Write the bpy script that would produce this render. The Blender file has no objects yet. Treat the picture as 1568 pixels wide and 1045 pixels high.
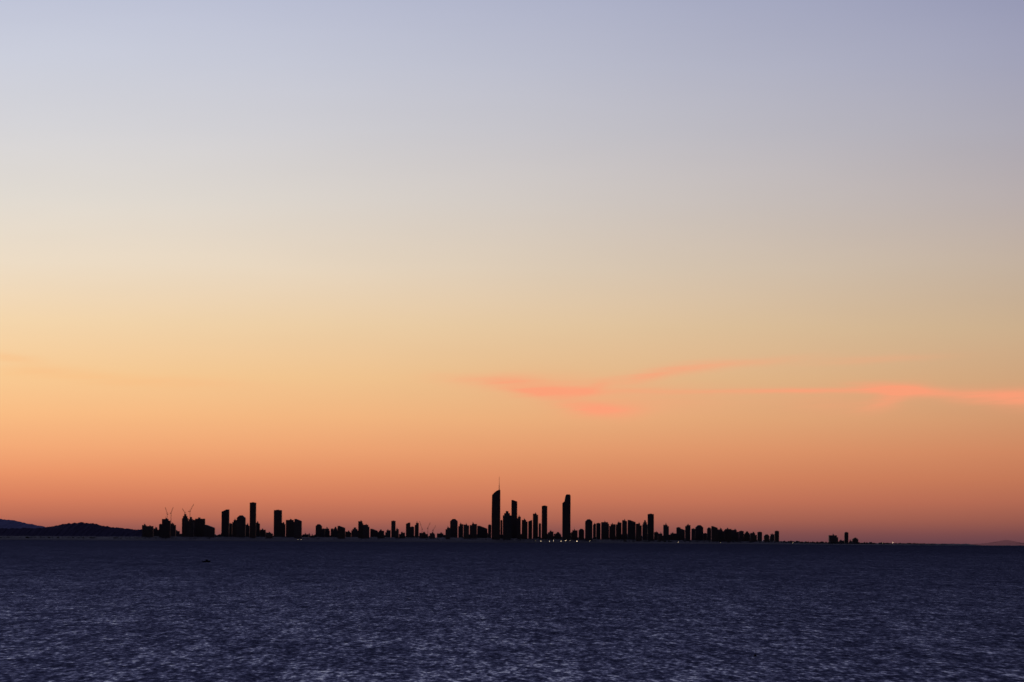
import bpy, bmesh, math, random
from mathutils import Matrix, Vector, noise
random.seed(7)
R_EARTH=6371000.0; CAM_H=30.0; F=5967.0; DIP=0.00307
scene=bpy.context.scene
scene.view_settings.view_transform='Standard'; scene.view_settings.look='None'; scene.view_settings.exposure=0

def lin(c): 
    c/=255.0
    return c/12.92 if c<=0.04045 else ((c+0.055)/1.055)**2.4
def rgb(r,g,b): return (lin(r),lin(g),lin(b),1)
def drop(d): return -d*d/(2*R_EARTH)

# ------------------------------------------------------------ node helper
class NT:
    def __init__(s,t): s.t=t; s.n=t.nodes; s.l=t.links
    def put(s,sock,v):
        if v is None: return
        if hasattr(v,'links') or isinstance(v,bpy.types.NodeSocket): s.l.new(v,sock)
        else: sock.default_value=v
    def m(s,op,a,b=None,c=None,clamp=False):
        n=s.n.new('ShaderNodeMath'); n.operation=op; n.use_clamp=clamp
        s.put(n.inputs[0],a); s.put(n.inputs[1],b); s.put(n.inputs[2],c); return n.outputs[0]
    def ss(s,v,a,b,o0=0.0,o1=1.0):
        n=s.n.new('ShaderNodeMapRange'); n.interpolation_type='SMOOTHSTEP'
        s.put(n.inputs[0],v); 
        n.inputs[1].default_value=a;n.inputs[2].default_value=b;n.inputs[3].default_value=o0;n.inputs[4].default_value=o1
        return n.outputs[0]
    def mr(s,v,a,b,o0=0.0,o1=1.0):
        n=s.n.new('ShaderNodeMapRange'); s.put(n.inputs[0],v)
        n.inputs[1].default_value=a;n.inputs[2].default_value=b;n.inputs[3].default_value=o0;n.inputs[4].default_value=o1
        return n.outputs[0]
    def mix(s,f,a,b,blend='MIX'):
        n=s.n.new('ShaderNodeMix'); n.data_type='RGBA'; n.blend_type=blend
        s.put(n.inputs[0],f); s.put(n.inputs[6],a); s.put(n.inputs[7],b); return n.outputs[2]
    def ramp(s,v,stops):
        n=s.n.new('ShaderNodeValToRGB'); cr=n.color_ramp; cr.interpolation='LINEAR'
        stops=sorted(stops)
        cr.elements[0].position=stops[0][0]; cr.elements[0].color=stops[0][1]
        cr.elements[1].position=stops[-1][0]; cr.elements[1].color=stops[-1][1]
        for p,c in stops[1:-1]:
            e=cr.elements.new(p); e.color=c
        s.put(n.inputs[0],v); return n.outputs[0]
    def xyz(s,x,y,z):
        n=s.n.new('ShaderNodeCombineXYZ'); s.put(n.inputs[0],x);s.put(n.inputs[1],y);s.put(n.inputs[2],z); return n.outputs[0]
    def noise(s,vec,scale,detail=3,rough=0.5,out='Fac'):
        n=s.n.new('ShaderNodeTexNoise'); s.put(n.inputs['Vector'],vec)
        n.inputs['Scale'].default_value=scale; n.inputs['Detail'].default_value=detail; n.inputs['Roughness'].default_value=rough
        return n.outputs[out]

# ------------------------------------------------------------ world / sky
world=bpy.data.worlds.new("World"); scene.world=world; world.use_nodes=True
w=NT(world.node_tree); w.n.clear()
tc=w.n.new('ShaderNodeTexCoord'); sp=w.n.new('ShaderNodeSeparateXYZ'); w.l.new(tc.outputs['Generated'],sp.inputs[0])
X,Y,Z=sp.outputs
az=w.m('ARCTAN2',X,Y); el=w.m('ARCSINE',Z)
t=w.m('DIVIDE',w.m('ADD',el,DIP),0.16,clamp=True)
def st(y,c): return ((831.5-y)/F/0.16, rgb(*c))
rl=w.ramp(t,[st(831,(118,74,78)),st(815,(148,88,82)),st(795,(187,108,86)),st(765,(216,128,94)),st(730,(233,148,104)),st(690,(243,169,118)),st(640,(249,188,132)),st(580,(249,203,148)),st(500,(244,213,171)),st(410,(237,220,197)),st(310,(225,218,209)),st(200,(213,212,216)),st(100,(203,206,219)),st(0,(191,196,216)),(1.0,rgb(184,190,213))])
rr=w.ramp(t,[st(831,(98,64,74)),st(815,(119,73,75)),st(795,(148,88,77)),st(765,(176,104,82)),st(730,(194,119,87)),st(690,(206,133,96)),st(640,(208,149,109)),st(580,(206,162,123)),st(500,(201,172,139)),st(410,(192,173,155)),st(310,(181,170,169)),st(200,(169,166,178)),st(100,(159,160,182)),st(0,(148,151,179)),(1.0,rgb(142,146,177))])
fr=w.m('POWER',w.mr(az,-0.135,0.14),1.35)
low=w.mix(fr,rl,rr)
upL=w.ramp(w.m('DIVIDE',el,1.5708,clamp=True),[(0,(.50,.54,.68,1)),(0.1,(.43,.46,.66,1)),(0.2,(.26,.27,.50,1)),(0.4,(.12,.13,.31,1)),(1,(.045,.055,.14,1))])
lat=w.mr(az,-0.4,0.4,1.15,0.66)
up=w.mix(1.0,upL,w.xyz(lat,lat,lat),'MULTIPLY')
col=w.mix(w.ss(el,0.135,0.3),low,up)
# high thin sunset clouds, placed by bearing and elevation
U=w.m('MULTIPLY_ADD',az,F,784.0)
V=w.m('SUBTRACT',w.m('MULTIPLY_ADD',U,0.00574,827.0),w.m('MULTIPLY',w.m('ADD',el,DIP),F))
n1=w.noise(w.xyz(w.m('MULTIPLY',U,0.007),w.m('MULTIPLY',V,0.025),0.0),1.0,3,.5); n2=w.noise(w.xyz(w.m('MULTIPLY',U,0.008),w.m('MULTIPLY_ADD',V,0.11,w.m('MULTIPLY',U,.006)),3.3),1.0,4,.6)
V2=w.m('MULTIPLY_ADD',w.m('SUBTRACT',n1,0.5),12.0,V)
U2=w.m('MULTIPLY_ADD',w.m('SUBTRACT',n2,0.5),60.0,U)
clouds=[(770,586,90,9,0.05,.38),(850,592,90,20,0.02,.30),(856,599,62,5,0.03,.62),(908,593,30,8,-.35,.36),(932,629,52,10,-.03,.66),(880,618,70,13,.24,.34),
 (985,577,45,9,-.2,.50),(1055,566,65,7,-.12,.42),(1150,556,80,6,-.08,.24),(1010,612,110,22,0,.22),(1120,600,170,3.6,0.0,.40),(1260,599,90,4.5,0.01,.42),
 (1385,600,62,9,.08,.70),(1362,612,40,12,-.35,.58),(1345,597,45,7,.1,.3),(1490,607,80,10,.05,.62),(1570,612,55,15,.0,.6),(1340,552,100,6,-.05,.20),
 (20,551,40,7,.15,.3),(90,574,90,10,.08,.22),(250,586,120,9,.05,.22),(1270,617,90,16,0,.18)]
tot=None
for (cx,cy,su,sv,ang,amp) in clouds:
    du=w.m('SUBTRACT',U2,float(cx)); dv=w.m('SUBTRACT',V2,float(cy))
    c,s_=math.cos(ang),math.sin(ang)
    a=w.m('ADD',w.m('MULTIPLY',du,c/su),w.m('MULTIPLY',dv,s_/su))
    b=w.m('SUBTRACT',w.m('MULTIPLY',dv,c/sv),w.m('MULTIPLY',du,s_/sv))
    g=w.m('MULTIPLY',w.m('EXPONENT',w.m('MULTIPLY',w.m('ADD',w.m('MULTIPLY',a,a),w.m('MULTIPLY',b,b)),-1.0)),amp)
    tot=g if tot is None else w.m('ADD',tot,g)
cm=w.m('MULTIPLY',tot,w.mr(n2,0.3,0.7,0.68,1.32),clamp=True)
cm=w.m('MULTIPLY',cm,w.ss(Y,0.2,0.6))
ccol=w.mix(w.ss(az,-.10,-.04),rgb(252,184,124),rgb(254,158,120))
col=w.mix(w.m('MINIMUM',cm,0.88),col,ccol)
hz=w.noise(w.xyz(w.m('MULTIPLY',U,0.0015),w.m('MULTIPLY',V,0.008),9.0),1.0,3)
hzf=w.mr(hz,0.3,0.7,0.985,1.015)
col=w.mix(1.0,col,w.xyz(hzf,hzf,hzf),'MULTIPLY')
# unseen sky away from the afterglow, dimmed to keep the facades in silhouette
SUN_AZ=math.radians(-28)
ca=w.m('COSINE',w.m('SUBTRACT',az,SUN_AZ))
dk=w.ss(ca,-0.1,0.78,0.10,1.0)
dkz=w.mix(w.ss(el,0.5,1.5),w.xyz(dk,dk,dk),(.5,.5,.5,1))
col=w.mix(1.0,col,dkz,'MULTIPLY')
col=w.mix(w.ss(el,-0.012,-0.004),(.01,.01,.02,1),col)
bg=w.n.new('ShaderNodeBackground'); w.l.new(col,bg.inputs[0]); bg.inputs[1].default_value=1.0
sky=w.n.new('ShaderNodeTexSky'); sky.sky_type='NISHITA'; sky.sun_disc=False
sky.sun_elevation=math.radians(-4); sky.sun_rotation=SUN_AZ
bg2=w.n.new('ShaderNodeBackground'); w.l.new(sky.outputs[0],bg2.inputs[0]); bg2.inputs[1].default_value=0.01
add=w.n.new('ShaderNodeAddShader'); w.l.new(bg.outputs[0],add.inputs[0]); w.l.new(bg2.outputs[0],add.inputs[1])
out=w.n.new('ShaderNodeOutputWorld'); w.l.new(add.outputs[0],out.inputs[0])

# ------------------------------------------------------------ materials
def newmat(name):
    m=bpy.data.materials.new(name); m.use_nodes=True; return m,NT(m.node_tree),m.node_tree.nodes['Principled BSDF']
def mat_facade(name,base,glass):
    m,k,p=newmat(name)
    tc=k.n.new('ShaderNodeTexCoord'); sp=k.n.new('ShaderNodeSeparateXYZ'); k.l.new(tc.outputs['Object'],sp.inputs[0])
    fx=k.m('FRACT',k.m('DIVIDE',k.m('ADD',sp.outputs[0],sp.outputs[1]),4.2)); fz=k.m('FRACT',k.m('DIVIDE',sp.outputs[2],3.4))
    win=k.m('MULTIPLY',k.m('GREATER_THAN',fx,0.2),k.m('GREATER_THAN',fz,0.35))
    nz=k.noise(tc.outputs['Object'],0.08,4)
    b=k.mix(nz,(base[0]*.7,base[1]*.7,base[2]*.7,1),(*base,1))
    k.l.new(k.mix(win,b,(*glass,1)),p.inputs['Base Color'])
    k.l.new(k.mr(win,0,1,0.8,0.35),p.inputs['Roughness']); return m
facades=[mat_facade('facade_concrete',(.22,.18,.19),(.05,.05,.07)),mat_facade('facade_brick',(.20,.14,.14),(.04,.04,.05)),mat_facade('facade_glass',(.12,.11,.14),(.03,.036,.06))]
def plain(name,c,rough=.8,scale=.1,spec=.5):
    m,k,p=newmat(name); tc=k.n.new('ShaderNodeTexCoord')
    nz=k.noise(tc.outputs['Object'],scale,5)
    k.l.new(k.mix(nz,(c[0]*.6,c[1]*.6,c[2]*.6,1),(c[0]*1.3,c[1]*1.3,c[2]*1.3,1)),p.inputs['Base Color'])
    p.inputs['Roughness'].default_value=rough; p.inputs['Specular IOR Level'].default_value=spec; return m
M_slab=plain('slab_concrete',(.22,.20,.21)); M_steel=plain('crane_steel',(.16,.08,.04),.6); M_ground=plain('shore_ground',(.06,.05,.05),.95,.01)
M_fol=plain('foliage',(.06,.06,.05),.95,.05); M_hull=plain('hull_paint',(.02,.02,.03),.9,.6,.05); M_cab=plain('cabin_paint',(.02,.02,.03),.9,.8,.05); M_buoy=plain('buoy_paint',(.03,.02,.02),.8,2,.1)
M_spire=plain('spire_metal',(.35,.20,.13),.4,.2)
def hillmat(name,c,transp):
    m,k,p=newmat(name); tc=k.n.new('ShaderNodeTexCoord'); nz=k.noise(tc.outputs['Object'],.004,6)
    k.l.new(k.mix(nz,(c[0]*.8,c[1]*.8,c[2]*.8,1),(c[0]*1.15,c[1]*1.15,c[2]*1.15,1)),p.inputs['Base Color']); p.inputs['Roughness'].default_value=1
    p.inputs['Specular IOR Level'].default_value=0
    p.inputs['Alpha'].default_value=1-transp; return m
M_lamp,k,p=newmat('lamp_glow'); p.inputs['Emission Color'].default_value=(1,.72,.45,1); p.inputs['Emission Strength'].default_value=8

# ------------------------------------------------------------ mesh helpers
def mkobj(name,bm,mats,loc=(0,0,0),parent=None,smooth=False,recalc=True):
    if recalc: bmesh.ops.recalc_face_normals(bm,faces=bm.faces)
    me=bpy.data.meshes.new(name); bm.to_mesh(me); bm.free()
    for m in mats: me.materials.append(m)
    if smooth: me.shade_smooth()
    o=bpy.data.objects.new(name,me); o.location=loc; scene.collection.objects.link(o)
    if parent: o.parent=parent
    return o
def prism(bm,pts,y0,y1,mi=0):
    a=[bm.verts.new((x,y0,z)) for x,z in pts]; b=[bm.verts.new((x,y1,z)) for x,z in pts]
    n=len(pts); fs=[bm.faces.new(a),bm.faces.new(b[::-1])]
    for i in range(n): fs.append(bm.faces.new((a[i],b[i],b[(i+1)%n],a[(i+1)%n])))
    for f in fs: f.material_index=mi
def box(bm,x0,x1,y0,y1,z0,z1,mi=0): prism(bm,[(x0,z0),(x1,z0),(x1,z1),(x0,z1)],y0,y1,mi)
def beam(bm,a,b,r,mi=0,r2=None,seg=4):
    a=Vector(a);b=Vector(b);d=b-a; r2=r if r2 is None else r2
    q=d.to_track_quat('Z','Y').to_matrix(); u=q@Vector((1,0,0)); v=q@Vector((0,1,0))
    A=[];Bq=[]
    for i in range(seg):
        an=2*math.pi*i/seg; o=u*math.cos(an)+v*math.sin(an)
        A.append(bm.verts.new(a+o*r)); Bq.append(bm.verts.new(b+o*r2))
    fs=[bm.faces.new(A[::-1]),bm.faces.new(Bq)]
    for i in range(seg): fs.append(bm.faces.new((A[i],A[(i+1)%seg],Bq[(i+1)%seg],Bq[i])))
    for f in fs: f.material_index=mi
def base_px(px): return 831.5+0.00574*(px-784)
def place(px,D): return (px-784)/F*D
def building(x0,x1,top,kind='flat',name=None,off=None,slabs=True):
    D=20120+(off if off is not None else random.uniform(0,420))
    s=D/F; cx=(x0+x1)/2; H=(base_px(cx)-top)*s; W=(x1-x0)*s; hw=W/2
    zoff=3.0; H-=zoff
    dep=min(42,max(18,W*random.uniform(.7,1.0)))
    bm=bmesh.new(); bodyH=H
    if kind=='flat':
        pr=H-random.uniform(3,6); sh=random.uniform(4,11); c=random.uniform(.35,.75)*hw
        if random.random()<.5: pts=[(-hw,0),(hw,0),(hw,pr-sh),(c,pr-sh),(c,pr),(-hw,pr)]
        else: pts=[(-hw,0),(hw,0),(hw,pr),(-c,pr),(-c,pr-sh),(-hw,pr-sh)]
        prism(bm,pts,-dep/2,dep/2)
        a=random.uniform(-.3,-.05)*hw; b=random.uniform(.1,.32)*hw
        box(bm,a,b,-dep*.3,dep*.3,pr,H+1,1); bodyH=pr-sh
        if random.random()<.35: beam(bm,(a,0,H),(a,0,H+random.uniform(6,12)),.5,1,.3)
    elif kind=='plain':
        prism(bm,[(-hw,0),(hw,0),(hw,H-1.5),(hw*.85,H),(-hw*.9,H),(-hw,H-1.5)],-dep/2,dep/2); bodyH=H-2
        box(bm,-hw*.4,hw*.4,-dep*.2,dep*.2,H,H+2,1)
    elif kind=='upL':
        prism(bm,[(-hw,0),(hw,0),(hw,H-W*.28),(-hw*.5,H),(-hw,H)],-dep/2,dep/2); bodyH=H-W*.3
    elif kind=='upR':
        prism(bm,[(-hw,0),(hw,0),(hw,H),(hw*.3,H),(-hw,H-W*.3)],-dep/2,dep/2); bodyH=H-W*.32
    elif kind=='step':
        a=H*.78 if H<90 else H-22; b=(a+H)/2
        prism(bm,[(-hw,0),(hw,0),(hw,a),(hw*.68,a),(hw*.68,b),(hw*.35,b),(hw*.3,H),(-hw*.3,H),(-hw*.35,b),(-hw*.7,b),(-hw*.7,a),(-hw,a)],-dep/2,dep/2); bodyH=a
    elif kind=='gable':
        prism(bm,[(-hw,0),(hw,0),(hw,H-W*.3),(hw*.35,H),(-hw*.35,H),(-hw,H-W*.3)],-dep/2,dep/2); bodyH=H-W*.32
    elif kind=='q1':
        pts=[(-hw,0),(hw,0),(hw*1.02,H*.55),(hw,H-2)]
        for i in range(9):
            u=i/8; pts.append((hw*.75-u*hw*1.70, H-2-(u**1.7)*H*.10))
        pts.append((-hw*1.03,H*.5)); prism(bm,pts,-dep/2,dep/2); bodyH=H*.86
        beam(bm,(hw*.72,0,H-12),(hw*.72,0,H+22),2.4,2,1.5,8); beam(bm,(hw*.72,0,H+22),(hw*.72,0,H+67),1.2,2,.6,8)
    elif kind=='soul':
        pts=[(-hw,0),(hw,0),(hw,H*.97),(hw*.8,H),(hw*.0,H)]
        for i in range(7):
            u=i/6; pts.append((-hw*.05-u*hw*.45,H*.995-(u**2)*H*.14))
        pts+= [(-hw,H*.82)]; prism(bm,pts,-dep/2,dep/2); bodyH=H*.8
    if slabs:
        z=3.4
        while z<bodyH-1:
            box(bm,-hw-.35,hw+.35,-dep/2-.9,dep/2+.9,z-.14,z+.14,1); z+=3.4
    ph=min(9,H*.35); pw=hw*1.04
    box(bm,-pw,pw,-dep/2-6,-dep/2-1.2,0,ph,0); box(bm,-3,3,-dep/2-9,-dep/2-6,3.2,3.6,1)
    if not name: name='skyscraper' if H>130 else ('apartment_tower' if H>55 else 'apartment_building')
    return mkobj(name,bm,[random.choice(facades),M_slab,M_spire],(place(cx,D),D,drop(D)+zoff))

B=[(220,228,803,'flat'),(227,237,805,'flat'),(236,246.5,808,'flat'),(246,251,803,'plain'),(250.5,263,794,'flat'),(261,271.5,801,'flat'),
(281,290.5,787.5,'step'),(290,299,792,'step'),(298,316,793,'flat'),(315,331,804,'upL'),
(341.5,353,780.5,'upR'),(352,357.5,802,'plain'),(358,366,795.5,'flat'),(365,378,789.5,'gable'),(384.5,394,770,'plain'),(378,384,802,'flat'),(393,400,799,'flat'),(399,409,810,'flat'),(410,420,815,'flat'),
(421.5,433.5,781.5,'plain'),(433,439,800,'flat'),(440,454,795.5,'flat'),(453,464,795,'upL'),(464,475,817,'flat'),(476,484,819,'flat'),
(485.5,495,803,'gable'),(494.5,499.5,810,'plain'),(499,507,808,'flat'),(508.5,512.5,810,'plain'),(512,519.5,807,'step'),(519,530.5,805.5,'upL'),(531,539.5,813,'flat'),
(540,551,808,'step'),(550.5,558,797.5,'flat'),(557.5,567.5,803,'flat'),(569,580.5,810,'upL'),(580,590,811.5,'flat'),(592,600,811,'flat'),
(601,607.5,798,'plain'),(607,612.5,809,'flat'),(613,622,815,'flat'),(623.5,630,800.5,'upR'),(630,636,807,'plain'),(637,643,799.5,'flat'),(644,657,815,'flat'),(660,668,815,'flat'),(671,684,816,'flat'),
(684,691,807,'flat'),(691,702.5,795,'gable'),(703.5,711,801.5,'flat'),(711.5,720,802.5,'flat'),(721,732,801,'flat'),(732.5,748,805.5,'upL'),(749,754,804,'plain'),
(754.5,767.5,750,'q1'),(768,771,797,'plain'),(771.5,784.5,783,'step'),(784.5,793.5,766,'upL'),(793.5,799,790,'flat'),(800.5,809.5,795,'flat'),(810.5,816.5,797,'upR'),(817.5,825.5,785.5,'flat'),(826.5,830,802,'plain'),(831,839.5,775,'plain'),
(840.5,849,813,'flat'),(851,861,815,'step'),(862.5,875,757.5,'soul'),(876,886,811,'flat'),(887.5,896,810,'gable'),(897.5,908.5,795.5,'gable'),(909.5,914,801,'flat'),(914.5,921,801.5,'plain'),(922,934,799,'flat'),(934.5,944,801.5,'flat'),(944.5,953,799.5,'flat'),
(954,961.5,795.5,'flat'),(962.5,974.5,796.5,'upL'),(975,984,801,'flat'),(985,993,797,'step'),(993,1002.5,787.5,'plain'),(1003,1010,814,'flat'),(1009,1017,816,'flat'),
(1017,1025.5,802.5,'flat'),(1025,1037.5,816,'flat'),(1037,1043.5,808,'plain'),(1043,1050,810,'upL'),(1050.5,1058.5,803,'flat'),(1060,1066,810,'plain'),(1066,1078,804.5,'gable'),(1078,1084,817,'plain'),(1084,1090,808,'gable'),(1090.5,1100,806,'upL'),(1099.5,1110,809.5,'flat'),
(1110,1121,809,'flat'),(1120.5,1132.5,810.5,'flat'),(1133,1140,813.5,'plain'),(1140,1150,814,'step'),(1150,1160,815,'flat'),(1161,1168,815,'plain'),(1171,1179,818.5,'gable'),(1180,1187,817.5,'flat'),(1187.5,1194,813.5,'plain'),
(1270,1284,818.5,'flat'),(1284,1294,827,'flat'),(1294,1300,815.5,'plain'),(1300,1306,827,'flat'),(1306,1315,823.5,'step')]
for b in B:
    off=None
    if b[3]=='q1' or b[3]=='soul': off=40
    building(*b,off=off)
x=222
while x<1192:
    wd=random.uniform(5,14)
    dense=(222<x<465) or (684<x<1003)
    if random.random()<.92: building(x,x+wd,base_px(x)-(random.uniform(8,17) if dense else random.uniform(6,13)),random.choice(['flat','flat','gable','upL','upR','step']),off=random.uniform(500,700),slabs=False)
    x+=wd*random.uniform(.6,1.05)
for x,wd,h in [(1206,6,5.2),(1218,7,5.6),(1232,5,4.8),(1330,8,4.4),(1348,5,4)]:
    building(x,x+wd,base_px(x)-h,'gable',name='beach_house',off=60,slabs=False)

# ------------------------------------------------------------ tower cranes
def crane(px,topy,jx,jy,cjx,off=80,k=1.0):
    D=20120+off; s=D/F; H=(base_px(px)-topy)*s; bm=bmesh.new()
    def truss(a,b,wd,n,th=.42):
        a=Vector(a);b=Vector(b);d=(b-a).normalized(); u=d.cross(Vector((0,1,0))).normalized()*wd/2; v=Vector((0,wd/2,0)); th*=k
        cs=[u+v,u-v,-u-v,-u+v]
        for c in cs: beam(bm,a+c,b+c,th)
        for i in range(n):
            p=a.lerp(b,i/n); q=a.lerp(b,(i+1)/n)
            for j in range(4): beam(bm,p+cs[j],q+cs[(j+1)%4],th*.6)
    truss((0,0,0),(0,0,H),2.2*k,max(6,int(H/6)),.35)
    box(bm,-1.5,1.5,-1.5,1.5,H,H+2.8)
    tip=((jx-px)*s,0,(base_px(px)-jy)*s); truss((0,0,H+2),tip,1.6*k,10,.32)
    cj=((cjx-px)*s,0,H+2.0); truss((0,0,H+1.5),cj,1.2,3,.3)
    box(bm,cj[0]-1.2,cj[0]+1.2,-1.2,1.2,H-.5,H+2.2)
    apex=((cjx-px)*s*.35,0,H+9); beam(bm,(0,0,H+2),apex,.35); beam(bm,apex,tip,.15); beam(bm,apex,cj,.2)
    beam(bm,tip,(tip[0],0,tip[2]-10),.12); box(bm,tip[0]-.4,tip[0]+.4,-.4,.4,tip[2]-11.5,tip[2]-10)
    mkobj('tower_crane',bm,[M_steel],(place(px,D),D,drop(D)+3))
crane(258,789,255,778,259.5); crane(264,788,267,778,262.5); crane(293,785,298.5,773,290.5,120); crane(285,787,281,780,286.5)
crane(648,812,644,799,649,k=.7); crane(657,811,660.5,801,656,k=.7); crane(665,814,669,806,664,k=.7)

# ------------------------------------------------------------ sea
bm=bmesh.new(); NA=360
r=3.0; rad=[]
while r<70000: rad.append(r); r*=1.09
c0=bm.verts.new((0,0,0)); prev=None
for r in rad:
    ring=[bm.verts.new((r*math.sin(2*math.pi*i/NA),r*math.cos(2*math.pi*i/NA),drop(r))) for i in range(NA)]
    for i in range(NA):
        j=(i+1)%NA
        if prev: bm.faces.new((prev[j],prev[i],ring[i],ring[j]))
        else: bm.faces.new((c0,ring[j],ring[i]))
    prev=ring
M_sea,k,p=newmat('sea_water')
tc=k.n.new('ShaderNodeTexCoord'); sp=k.n.new('ShaderNodeSeparateXYZ'); k.l.new(tc.outputs['Object'],sp.inputs[0]); PX,PY,_=sp.outputs
def wn(lx,ly,seed,det=3,rough=.6,sx=.4):
    return k.noise(k.xyz(k.m('DIVIDE',PX,lx),k.m('DIVIDE',k.m('MULTIPLY_ADD',PX,sx,PY),ly),seed),1.0,det,rough,'Color')
def sep(c):
    n=k.n.new('ShaderNodeSeparateXYZ'); k.l.new(c,n.inputs[0]); return n.outputs
a=sep(wn(1.2,6.5,0.0)); b=sep(wn(4.0,26,5.0)); c=sep(wn(30,140,11.0,4,.7,1.2)); d=sep(wn(900,1500,17.0,3,.5,1.0))
def cen(v,amp): return k.m('MULTIPLY',k.m('SUBTRACT',v,.5),amp)
nx=k.m('ADD',cen(a[0],.6),cen(b[0],.3))
ny=k.m('ADD',k.m('ADD',cen(a[1],1.0),cen(b[1],.55)),k.m('ADD',cen(c[1],.24),cen(d[1],.10)))
dist=k.m('SQRT',k.m('ADD',k.m('MULTIPLY',PX,PX),k.m('MULTIPLY',PY,PY)))
bias=k.m('MULTIPLY_ADD',k.m('LOGARITHM',k.m('ADD',dist,200.0),10.0),.20,-.28)
ny=k.m('MINIMUM',k.m('SUBTRACT',ny,bias),-.08)
nv=k.n.new('ShaderNodeVectorMath'); nv.operation='NORMALIZE'; k.l.new(k.xyz(nx,ny,1.0),nv.inputs[0])
k.l.new(nv.outputs[0],p.inputs['Normal'])
p.inputs['Base Color'].default_value=(.018,.018,.048,1); p.inputs['Roughness'].default_value=.18; p.inputs['IOR'].default_value=1.33
mkobj('sea',bm,[M_sea],smooth=True,recalc=True)

# ------------------------------------------------------------ shore, trees, hills
def ridge(name,pts,D,depth,mat,jag=0.0,zlow=-8,step=1.5):
    bm=bmesh.new(); s=D/F; cols=[]
    x=pts[0][0]
    while x<=pts[-1][0]:
        for (xa,ya),(xb,yb) in zip(pts,pts[1:]):
            if xa<=x<=xb:
                u=(x-xa)/(xb-xa); u2=u*u*(3-2*u)*.5+u*.5; y=ya+(yb-ya)*u2; break
        h=max(0.5,(base_px(x)-y)*s+jag*noise.fractal(Vector((x*.23,D*.001,0)),1,2,4))
        row=[]
        for f,q in [(0,0),(.1,.45),(.3,.75),(.5,1),(.75,.7),(1,0)]:
            yy=D+(f-.5)*depth; row.append(bm.verts.new((place(x,D),yy,drop(D)+zlow+(h-zlow)*q+ (jag*.6*noise.noise(Vector((x*.3,f*9,4))) if 0<q<1 else 0))))
        cols.append(row); x+=step
    for A,Bc in zip(cols,cols[1:]):
        for i in range(5): bm.faces.new((A[i],Bc[i],Bc[i+1],A[i+1]))
    return mkobj(name,bm,[mat])
M_hillN=hillmat('hill_bush',(.07,.06,.09),0); M_hillF=hillmat('hill_far_haze',(.20,.20,.29),0.0); M_hillX=hillmat('hill_hazy',(.14,.10,.12),.80)  # far-hill haze is in its lifted bluish colour, mountain haze in its transparency
ridge('hill',[(-200,787),(-60,789),(0,794.5),(20,796.5),(45,801.5),(75,807),(100,812),(140,826)],24500,3000,M_hillF,3)
ridge('hill',[(55,811),(85,805.5),(105,802),(125,800.5),(145,801.5),(160,805.5),(185,808.5),(215,811),(235,814),(260,820),(285,826)],21800,1500,M_hillN,5)
ridge('hill',[(-200,808),(0,809.5),(60,809),(90,810),(160,815),(240,819),(300,826)],20700,700,M_hillN,5)
ridge('mountain',[(1470,834),(1500,831.5),(1528,829),(1540,825.5),(1547,826),(1556,830),(1580,829),(1640,829),(1700,833)],30000,3000,M_hillX,3)
ridge('shore_land',[(-200,821),(0,821),(200,822),(230,822),(600,823),(1194,829),(1260,831),(1350,832),(1480,833),(1492,834.3),(1500,835.6),(1640,835.8)],20300,900,M_ground,2,-3)
bm=bmesh.new()
bmi=bmesh.new(); bmesh.ops.create_icosphere(bmi,subdivisions=1,radius=1); IV=[v.co.copy() for v in bmi.verts]; IF=[[v.index for v in f.verts] for f in bmi.faces]; bmi.free()
def clump(x,y,z,r):
    sx,sz=r*random.uniform(.8,1.4),r*random.uniform(.7,1.1)
    vs=[bm.verts.new((x+v.x*sx+random.uniform(-.25,.25)*r,y+v.y*r+random.uniform(-.25,.25)*r,z+v.z*sz+random.uniform(-.25,.25)*r)) for v in IV]
    for f in IF: bm.faces.new([vs[i] for i in f])
x=-60
while x<1496:
    D=20060+random.uniform(-20,60); s=D/F
    hmax= 18 if x<215 else (17 if x<1200 else max(8,20-(x-1200)*.04))
    if 1430<x: hmax*=max(.3,1-(x-1430)/110)
    h=hmax*random.uniform(.5,1.0)
    beam(bm,(place(x,D),D,drop(D)),(place(x,D),D,drop(D)+h*.7),.5,0,.25,5)
    for q in range(3): clump(place(x,D)+random.uniform(-3,3),D+random.uniform(-3,3),drop(D)+h*random.uniform(.45,.8),h*random.uniform(.22,.36))
    x+=random.uniform(.7,1.8)
mkobj('shore_trees',bm,[M_fol])

# ------------------------------------------------------------ street lamps on the esplanade
for px,y,sz in [(459,827,1.5),(463,827,.7),(486,828,.8),(822,828,.8),(830,829,1.1),(843,829,1.2),(849,828.5,1.0),(861,829,.8),(868,828,1.1),(875,829,.8),(885,829,1.4),(905,829,.7),(662,828,.8),(712,829,.7),(768,829,.8),(1040,830.5,.8),(1105,831,.7),(1368,831.5,1.1),(1352,832,.6),(1215,832,.6)]:
    D=19960; s=D/F; bm=bmesh.new(); h=max(8,(base_px(px)-y)*s)
    beam(bm,(0,0,0),(0,0,h),.18,0,.1,6); beam(bm,(0,0,h),(0,-2,h+.4),.1,0,.08,6); box(bm,-.5,.5,-3,-1.6,h+.3,h+.6,0)
    n0=len(bm.faces)
    bmesh.ops.create_uvsphere(bm,u_segments=10,v_segments=6,radius=sz*.8,matrix=Matrix.Translation((0,-2.6,h+.1-sz*.8)))
    bm.faces.ensure_lookup_table()
    for f in bm.faces[n0:]: f.material_index=1
    mkobj('street_lamp',bm,[M_steel,M_lamp],(place(px,D),D,drop(D)+.5))

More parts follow.
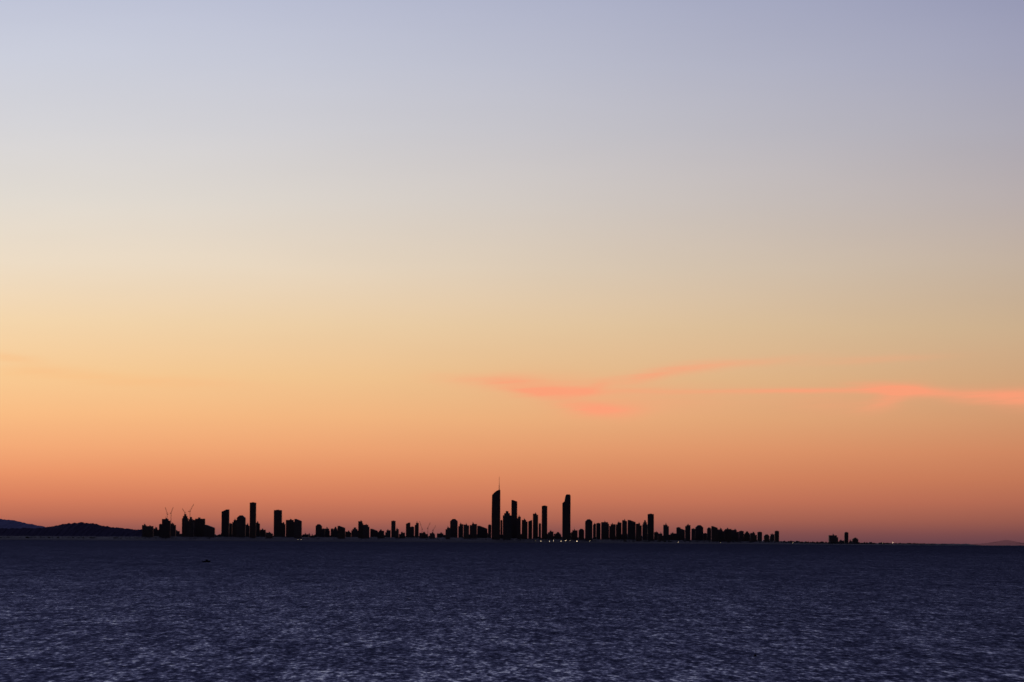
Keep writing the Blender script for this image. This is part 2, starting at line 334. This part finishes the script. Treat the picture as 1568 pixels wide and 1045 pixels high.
# ------------------------------------------------------------ fishing boat
e=bpy.data.objects.new('fishing_boat',None); scene.collection.objects.link(e)
D=3650; e.location=(place(319,D),D,drop(D)+.15); e.rotation_euler=(0,0,math.radians(8)); e.scale=(1.15,1.15,1.15)
bm=bmesh.new(); secs=[]
L=6.4
for i in range(11):
    u=i/10; xx=-L/2+L*u; bw=1.15*(1-max(0,(u-.45)/.55)**2.2)+.02; sheer=.85+.4*u*u; keel=-.3+.45*max(0,(u-.75)/.25)**2
    secs.append([bm.verts.new(v) for v in [(xx,0,keel),(xx,-bw*.75,keel+.25),(xx,-bw,sheer),(xx,-bw*.86,sheer),(xx,-bw*.7,.25),(xx,bw*.7,.25),(xx,bw*.86,sheer),(xx,bw,sheer),(xx,bw*.75,keel+.25)]])
for A,Bc in zip(secs,secs[1:]):
    for i in range(9): bm.faces.new((A[i],A[(i+1)%9],Bc[(i+1)%9],Bc[i]))
bm.faces.new(secs[0]); bm.faces.new(secs[-1][::-1]); mkobj('hull',bm,[M_hull],parent=e)
bm=bmesh.new(); prism(bm,[(-.9,.3),(1.6,.3),(1.3,1.3),(.7,2.1),(-.9,2.1)],-.75,.75); box(bm,-1.4,.9,-.9,.9,2.1,2.2); mkobj('cabin',bm,[M_cab],parent=e)
bm=bmesh.new(); box(bm,-3.6,-3.15,-.22,.22,.5,1.2); box(bm,-3.5,-3.3,-.08,.08,-.5,.5); mkobj('outboard_motor',bm,[M_hull],parent=e)
bm=bmesh.new()
for sy in (-.8,.8):
    beam(bm,(1.4,sy,1.1),(3.0,sy*.2,1.7),.03,0); beam(bm,(2.2,sy*.6,1.0),(2.2,sy*.6,1.4),.03,0)
beam(bm,(-.3,0,2.2),(-.5,0,3.2),.025,0); mkobj('rails',bm,[M_cab],parent=e)
e=bpy.data.objects.new('marker_buoy',None); scene.collection.objects.link(e); D=950; e.location=(place(1158,D),D,drop(D)); e.rotation_euler=(0,math.radians(6),0)
bm=bmesh.new(); beam(bm,(0,0,-.3),(0,0,.25),.36,0,.36,16); beam(bm,(0,0,.25),(0,0,.4),.36,0,.15,16); mkobj('float',bm,[M_buoy],parent=e)
bm=bmesh.new()
for i in range(3):
    an=i*2.094; beam(bm,(.2*math.cos(an),.2*math.sin(an),.35),(.05*math.cos(an),.05*math.sin(an),1.1),.025,0)
beam(bm,(0,0,1.1),(0,0,1.35),.13,0,.02,8); mkobj('topmark',bm,[M_buoy],parent=e)

# ------------------------------------------------------------ last trace of sun
sd=bpy.data.lights.new('sun','SUN'); sd.energy=0.02; sd.angle=math.radians(.5); sd.color=(1,.6,.4)
so=bpy.data.objects.new('sun',sd); scene.collection.objects.link(so)
el_s=math.radians(0.5); dirv=Vector((math.sin(SUN_AZ)*math.cos(el_s),math.cos(SUN_AZ)*math.cos(el_s),math.sin(el_s)))
so.rotation_euler=dirv.to_track_quat('Z','Y').to_euler(); so.location=(0,0,200)

# ------------------------------------------------------------ camera
cd=bpy.data.cameras.new('camera'); cam=bpy.data.objects.new('camera',cd); scene.collection.objects.link(cam); scene.camera=cam
cd.sensor_width=36; cd.lens=36*F/1568; cd.clip_start=1; cd.clip_end=200000
cd.dof.use_dof=True; cd.dof.focus_distance=400; cd.dof.aperture_fstop=2.8
pitch=math.atan(309/F)-DIP
cam.matrix_world=Matrix.Translation((0,0,CAM_H))@Matrix.Rotation(math.pi/2+pitch,4,'X')@Matrix.Rotation(math.radians(.329),4,'Z')
